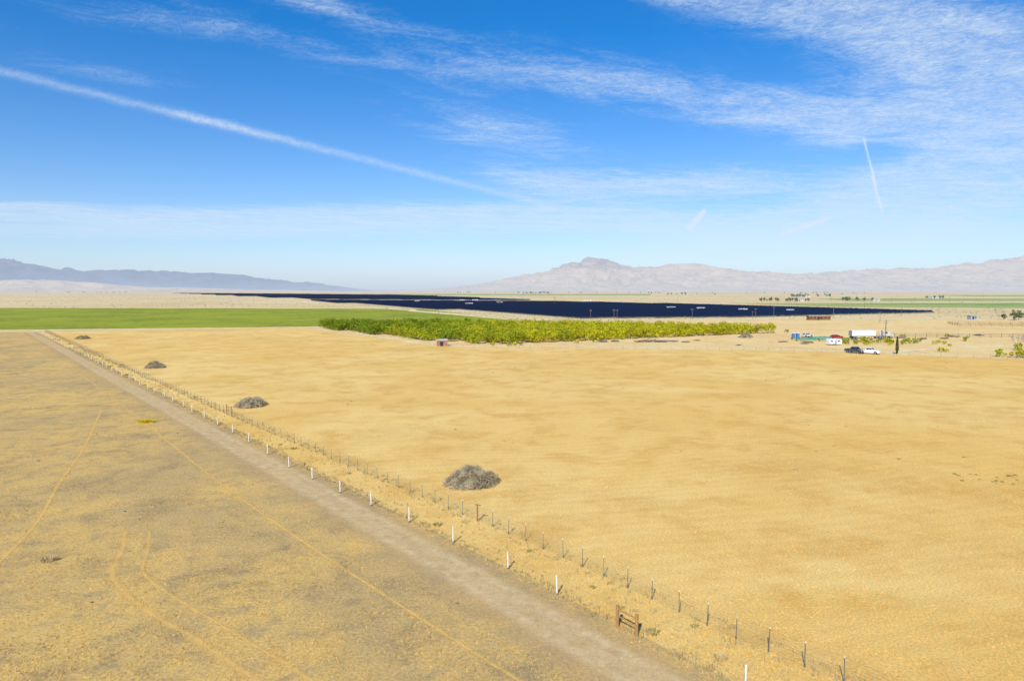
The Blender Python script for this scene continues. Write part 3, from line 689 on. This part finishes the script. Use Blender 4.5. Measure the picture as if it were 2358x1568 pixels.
def vehicle(name,label,cat,loc,rz,mt,L,lower_top,cab,wx,bed=None,W=1.9):
    o=thing(name,label,cat,loc,rz)
    pr=[(L/2,.42)]+lower_top+[(-L/2,.42)]
    bot=[]
    for cx in wx[::-1]: bot+=arch(cx)[::-1]
    pr=pr+bot
    b=MB(); b.ext(pr,-W/2,W/2); b.box((0,0,.55),(L*.9,W*.7,.3)); 
    b.box((L/2+.04,0,.5),(.12,W*.96,.2)); b.box((-L/2-.04,0,.5),(.12,W*.96,.2))
    x0,x1,x2,x3,zb,zt=cab; hw=W/2-.03; ht=W/2-.2
    vs=[(x0,-hw,zb),(x3,-hw,zb),(x2,-ht,zt),(x1,-ht,zt),(x0,hw,zb),(x3,hw,zb),(x2,ht,zt),(x1,ht,zt)]
    b.add(vs,[(0,1,2,3),(7,6,5,4),(0,4,5,1),(1,5,6,2),(2,6,7,3),(3,7,4,0)])
    place('body',b.mesh('body',mt),parent=o)
    def pane(q,sh,nrm,nm):
        A_,B_,C_,D_=[Vector(k) for k in q]
        def pt(s,t): return (A_.lerp(B_,s)).lerp(D_.lerp(C_,s),t)+Vector(nrm)*.012
        b=MB(); b.add([pt(sh[0],sh[2]),pt(sh[1],sh[2]),pt(sh[1],sh[3]),pt(sh[0],sh[3])],[(0,1,2,3)]); place(nm,b.mesh(nm,m_glass),parent=o)
    for sg,q in((-1,(vs[0],vs[1],vs[2],vs[3])),(1,(vs[4],vs[5],vs[6],vs[7]))):
        pane(q,(.08,.50,.15,.88),(0,sg,.2),'window'); pane(q,(.54,.92,.15,.88),(0,sg,.2),'window')
    pane((vs[1],vs[5],vs[6],vs[2]),(.06,.94,.1,.92),(1,0,.5),'windscreen'); pane((vs[0],vs[4],vs[7],vs[3]),(.08,.92,.2,.9),(-1,0,.2),'rear_window')
    if bed:
        b=MB(); b.box(((bed[0]+bed[1])/2,0,bed[2]+.006),(bed[1]-bed[0]-.1,W-.25,.02)); place('bed_floor',b.mesh('bed_floor',m_dark),parent=o)
    for cx in wx:
        for y in(-W/2+.12,W/2-.12): wheel(o,cx,y)
    for y in(-W/2+.25,W/2-.25):
        b=MB(); b.box((L/2+.01,y,.85),(.06,.34,.16)); place('headlight',b.mesh('headlight',m_lamp),parent=o)
        b=MB(); b.box((-L/2-.01,y*1.12,.95),(.05,.16,.3)); place('taillight',b.mesh('taillight',m_tail),parent=o)
    return o
PT=[(2.75,.95),(2.55,1.08),(1.2,1.16),(-2.72,1.16)]
vehicle('parked_pickup','white pickup truck parked by the field fence','pickup truck',(101.0,192.3,0),math.radians(-40),paint('white_vehicle_paint',(.8,.8,.8,1)),5.5,PT,(-.85,-.65,.55,1.25,1.14,1.85),(1.75,-1.75),(-2.7,-.9,1.16))
vehicle('parked_pickup','dark grey pickup truck parked by the field fence','pickup truck',(98.2,194.8,0),math.radians(-66),paint('dark_vehicle_paint',(.06,.065,.08,1)),5.5,PT,(-.85,-.65,.55,1.25,1.14,1.85),(1.75,-1.75),(-2.7,-.9,1.16))
CT=[(2.25,.8),(2.1,.92),(1.,1.0),(-2.1,1.02),(-2.25,.9)]
vehicle('parked_car','red car parked beside a white box trailer','car',(120.5,253,0),math.radians(10),paint('red_vehicle_paint',(.45,.02,.02,1)),4.5,CT,(-1.9,-1.3,.3,1.1,.99,1.48),(1.4,-1.4),None,1.8)
vehicle('parked_car','silver car standing behind stored materials','car',(113.5,262,0),math.radians(20),paint('silver_vehicle_paint',(.6,.6,.6,1)),4.5,CT,(-1.9,-1.3,.3,1.1,.99,1.48),(1.4,-1.4),None,1.8)
o=thing('box_trailer','white box semi-trailer parked in the farm yard','trailer',(129.8,252.5,0),math.radians(2),None,(.84,1,.95))
b=MB(); b.box((0,0,2.25),(10.6,2.5,2.1)); 
for i in range(12): b.box((-5.1+i*.93,-1.262,2.25),(.05,.02,2.0))
place('cargo_box',b.mesh('cargo_box',m_white),parent=o)
b=MB(); b.box((0,-.5,1.08),(10.4,.12,.2)); b.box((0,.5,1.08),(10.4,.12,.2)); b.box((3.6,-.8,.55),(.12,.12,1.1)); b.box((3.6,.8,.55),(.12,.12,1.1)); b.box((-5.25,0,.6),(.1,2.2,.12))
place('chassis',b.mesh('chassis',m_dark),parent=o)
for x in(-4.4,-3.3):
    for y in(-1.05,1.05): wheel(o,x,y,.5,1.3)
b=MB(); b.box((-5.31,0,2.25),(.03,2.3,1.95)); place('rear_door',b.mesh('rear_door',m_steel),parent=o)
o=thing('truck_tractor','pale truck tractor unit parked near a trailer','truck',(138.8,254.5,0),math.radians(-15))
b=MB(); b.box((0,0,.85),(6,.9,.25)); b.ext([(1.0,1.0),(3.0,.9),(3.0,1.7),(1.5,1.95),(1.1,2.8),(-.6,2.85),(-.6,1.0)],-1.1,1.1); place('body',b.mesh('tractor_body',paint('pale_paint',(.5,.47,.42,1))),parent=o)
b=MB(); b.add([(1.53,-.95,1.97),(1.53,.95,1.97),(1.15,.95,2.72),(1.15,-.95,2.72)],[(0,1,2,3)]); place('windscreen',b.mesh('windscreen',m_glass),parent=o)
for y in(-1.105,1.105):
    b=MB(); b.add([(.2,y,1.9),(1.1,y,1.9),(.98,y,2.6),(.2,y,2.6)],[(0,1,2,3)]); place('window',b.mesh('window',m_glass),parent=o)
for x in(2.3,-1.4,-2.5):
    for y in(-1.,1.): wheel(o,x,y,.5,1.3)
def camper(loc,rz,lab,sc_=(.85,.9,.8)):
    o=thing('camper_trailer',lab,'camper',loc,rz,scale=sc_)
    b=MB(); b.ext([(-2.6,.55),(2.3,.55),(2.7,1.1),(2.6,1.9),(2.1,2.5),(-2.3,2.55),(-2.65,2.2)],-1.1,1.1); b.box((0,0,2.62),(.9,.7,.16)); b.box((3.1,0,.6),(1.1,.1,.1)); place('body',b.mesh('camper_body',m_white),parent=o)
    for x in(-1.6,1.3):
        b=MB(); b.box((x,-1.105,1.7),(.9,.02,.5)); place('window',b.mesh('window',m_glass),parent=o)
    b=MB(); b.box((.1,-1.108,1.4),(.65,.02,1.5)); place('door',b.mesh('door',m_steel),parent=o)
    for y in(-.98,.98): wheel(o,-.4,y)
camper((105.7,223.5,0),math.radians(8),'white camper trailer parked on the yard dirt')
camper((143.5,262,0),math.radians(20),'white camper trailer behind the pipe fence',(.7,.8,.75))
m_blue=simple('blue_plastic',(.08,.20,.42,1),.5,.1,2.)
for i,(x,y) in enumerate([(106.4,257.5),(108.1,257.7)]):
    o=thing('portable_toilet','blue portable toilet cabin on the yard dirt','portable toilet',(x,y,0),.1,'blue portable toilets',(.85,.85,.85))
    b=MB(); b.box((0,0,1.05),(1.15,1.15,2.0)); b.box((0,0,.04),(1.25,1.25,.1)); place('cabin',b.mesh('cabin',m_blue),parent=o)
    b=MB(); b.ext([(-.62,2.05),(.62,2.05),(.4,2.3),(-.4,2.3)],-.62,.62); place('roof',b.mesh('roof',m_white),parent=o)
    b=MB(); b.box((0,-.59,1.05),(.75,.03,1.8)); place('door',b.mesh('door',m_blue),parent=o)
m_tarp=simple('teal_tarpaulin',(.05,.30,.20,1),.6,.3,1.5,bump=.5)
m_hay=simple('hay',(.5,.38,.16,1),.9,.3,4.)
for x,y,l,rz in [(106,247,9,.05),(113,250,8,.0),(104,240,7,-.1),(119,246,6,.1),(111,241,5,.05)]:
    o=thing('covered_stack','low stack of bales under a teal tarpaulin','covered stack',(x,y,0),rz,'teal covered stacks in the yard')
    b=MB(); b.box((0,0,.35),(l,1.8,.7)); 
    for k in range(int(l)): b.box((-l/2+k+.5,-.93,.3),(.9,.12,.5))
    place('bales',b.mesh('bales',m_hay),parent=o)
    b=MB(); N=int(l*3)
    rows_=[(-1.0,.5),(-.96,.72),(-.4,.86),(.4,.86),(.96,.72),(1.0,.3)]
    for i in range(N+1):
        for (yy,z_) in rows_: b.v.append((-l/2-.1+(l+.2)*i/N,yy+U(-.03,.03),z_+U(-.06,.06)))
    for i in range(N):
        for k in range(5): b.f.append((i*6+k,(i+1)*6+k,(i+1)*6+k+1,i*6+k+1)); b.m.append(0)
    place('tarpaulin',b.mesh('tarpaulin',m_tarp),parent=o)
m_scrap=simple('weathered_timber',(.16,.12,.09,1),.9,.4,3.,c2=(.30,.24,.18,1))
for x,y,s in [(31,236,1.),(36,238,.8),(44,236,.9),(48,237,1.3),(52,236,1.),(56,238,.9),(60,235,.7),(66,243,.6),(74,222,.5),(101,233,.9),(98,228,.7),(112,236,.8),(146,256,.9),(151,250,.8),(117,257,.8),(124,247,.7),(134,246,.8),(94,236,.7),(160,252,.8),(170,262,.9),(185,270,.9)]:
    b=MB()
    for i in range(34):
        b.box((U(-1.6,1.6),U(-.7,.7),.1+R()*.6*(1-abs(U(-.5,.5)))),(U(.8,2.6),U(.1,.3),U(.05,.14)),U(-.5,.5)+(1.3 if R()<.2 else 0),tilt=(U(-.2,.2),U(-.25,.25)))
    tag(place('timber_heap',b.mesh('timber_heap',m_scrap),(x,y,0),U(-.5,.5),scale=(s,s,s)),'low heap of weathered timber and scrap','scrap heap','scrap heaps around the yard')
m_rsh=simple('rusty_sheet',(.30,.11,.06,1),.7,.4,2.,c2=(.42,.22,.14,1)); m_shr=simple('pale_sheet_roof',(.55,.48,.42,1),.6,.2,2.)
def building(name,label,cat,loc,rz,L,W_,h,rh,mw,mr,nwin=2,group=None):
    o=thing(name,label,cat,loc,rz,group)
    b=MB(); b.box((0,0,h/2),(L,W_,h)); b.add([(-L/2,-W_/2,h),(-L/2,W_/2,h),(-L/2,0,h+rh),(L/2,-W_/2,h),(L/2,W_/2,h),(L/2,0,h+rh)],[(0,1,2),(3,5,4)]); place('wall',b.mesh('wall',mw),parent=o)
    b=MB(); e=.25
    for s in(-1,1):
        z0=h-rh*e/(W_/2); vs=[(-L/2-e,s*(W_/2+e),z0+.03),(L/2+e,s*(W_/2+e),z0+.03),(L/2+e,0,h+rh+.03),(-L/2-e,0,h+rh+.03)]
        b.add(vs+[(x,y,z+.08) for x,y,z in vs],[(0,1,2,3),(7,6,5,4),(0,4,5,1),(1,5,6,2),(3,7,4,0)])
    place('roof',b.mesh('roof',mr),parent=o)
    b=MB(); b.box((-L*.08,-W_/2-.02,h*.42),(min(1.,L*.3),.05,h*.82)); place('door',b.mesh('door',m_dark),parent=o)
    for i in range(nwin):
        x=-L/2+L*(i+.5)/nwin
        if abs(x+L*.08)<1.: x+=1.3
        b=MB(); b.box((x,-W_/2-.02,h*.6),(.9,.05,h*.32)); place('window',b.mesh('window',m_glass),parent=o)
    return o
building('shed','small rusty red metal shed with pale roof','shed',(-22.6,220,0),.2,3.2,2.6,1.8,.35,m_rsh,m_shr,0)
m_brn=simple('brown_boards',(.24,.13,.06,1),.8,.35,1.5); m_tin=simple('tin_roof',(.42,.36,.28,1),.6,.3,1.)
building('barn','long low brown timber building on bare ground','barn',(185,412,0),.05,13,4,2.3,.5,m_brn,m_tin,6)
building('shed','small blue-grey shed near the corral','shed',(283,420,0),.1,4,3,2.,.4,simple('bluegrey',(.3,.36,.42,1)),m_tin,1)
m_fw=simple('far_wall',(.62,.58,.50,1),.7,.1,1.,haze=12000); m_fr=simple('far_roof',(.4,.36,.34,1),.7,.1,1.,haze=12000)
fb=building('farmhouse','pale farmhouse with gable roof among trees','house',(455,1085,0),.1,14,9,3.2,2.,m_fw,m_fr,4,'pale farm buildings in the valley')
for x,y,r in [(760,1760,0),(830,1800,.2),(600,1130,.1),(920,1490,0),(1100,2280,.3),(160,3490,0),(40,3510,.1),(690,2580,0),(-2900,4560,0),(1180,2330,0),(1500,1900,0)]:
    clone(fb,(x,y,0),r,(U(.6,1.1),.9,.85))
m_pole=simple('pole_timber',(.20,.15,.11,1),.9,.3,2.)
b=MB(); b.tube((0,0,-.2),(0,0,8.5),.16,.11,8); pm=b.mesh('pole_shaft',m_pole)
b=MB(); b.box((0,0,7.9),(2.4,.12,.14)); b.box((0,0,7.1),(1.6,.1,.12)); am=b.mesh('crossarm',m_pole)
b=MB(); 
for x in(-1.1,-.5,.5,1.1): b.tube((x,0,7.97),(x,0,8.2),.06,.04,6)
im=b.mesh('insulator',m_white)
up=thing('utility_pole','timber utility pole with crossarm on bare ground','utility pole',(136,248,0),.2,'utility poles',(1,1,.85))
place('shaft',pm,parent=up); place('crossarm',am,parent=up); place('insulator',im,parent=up)
for x,y,s in [(48,417,.7),(62,415,.75),(64.5,419,.72),(113,428,.75),(157,440,.75),(171,446,.85),(218,463,.85),(268,470,.75),(300,480,.8),(50,800,1.3),(320,620,.9),(420,900,1.),(500,900,1.),(350,900,1.),(230,950,1.),(640,1000,1.),(560,950,1.),(20,1300,1.2),(148,420,.6),(205,380,.7)]:
    clone(up,(x,y,0),U(0,.6),(s,s,s))
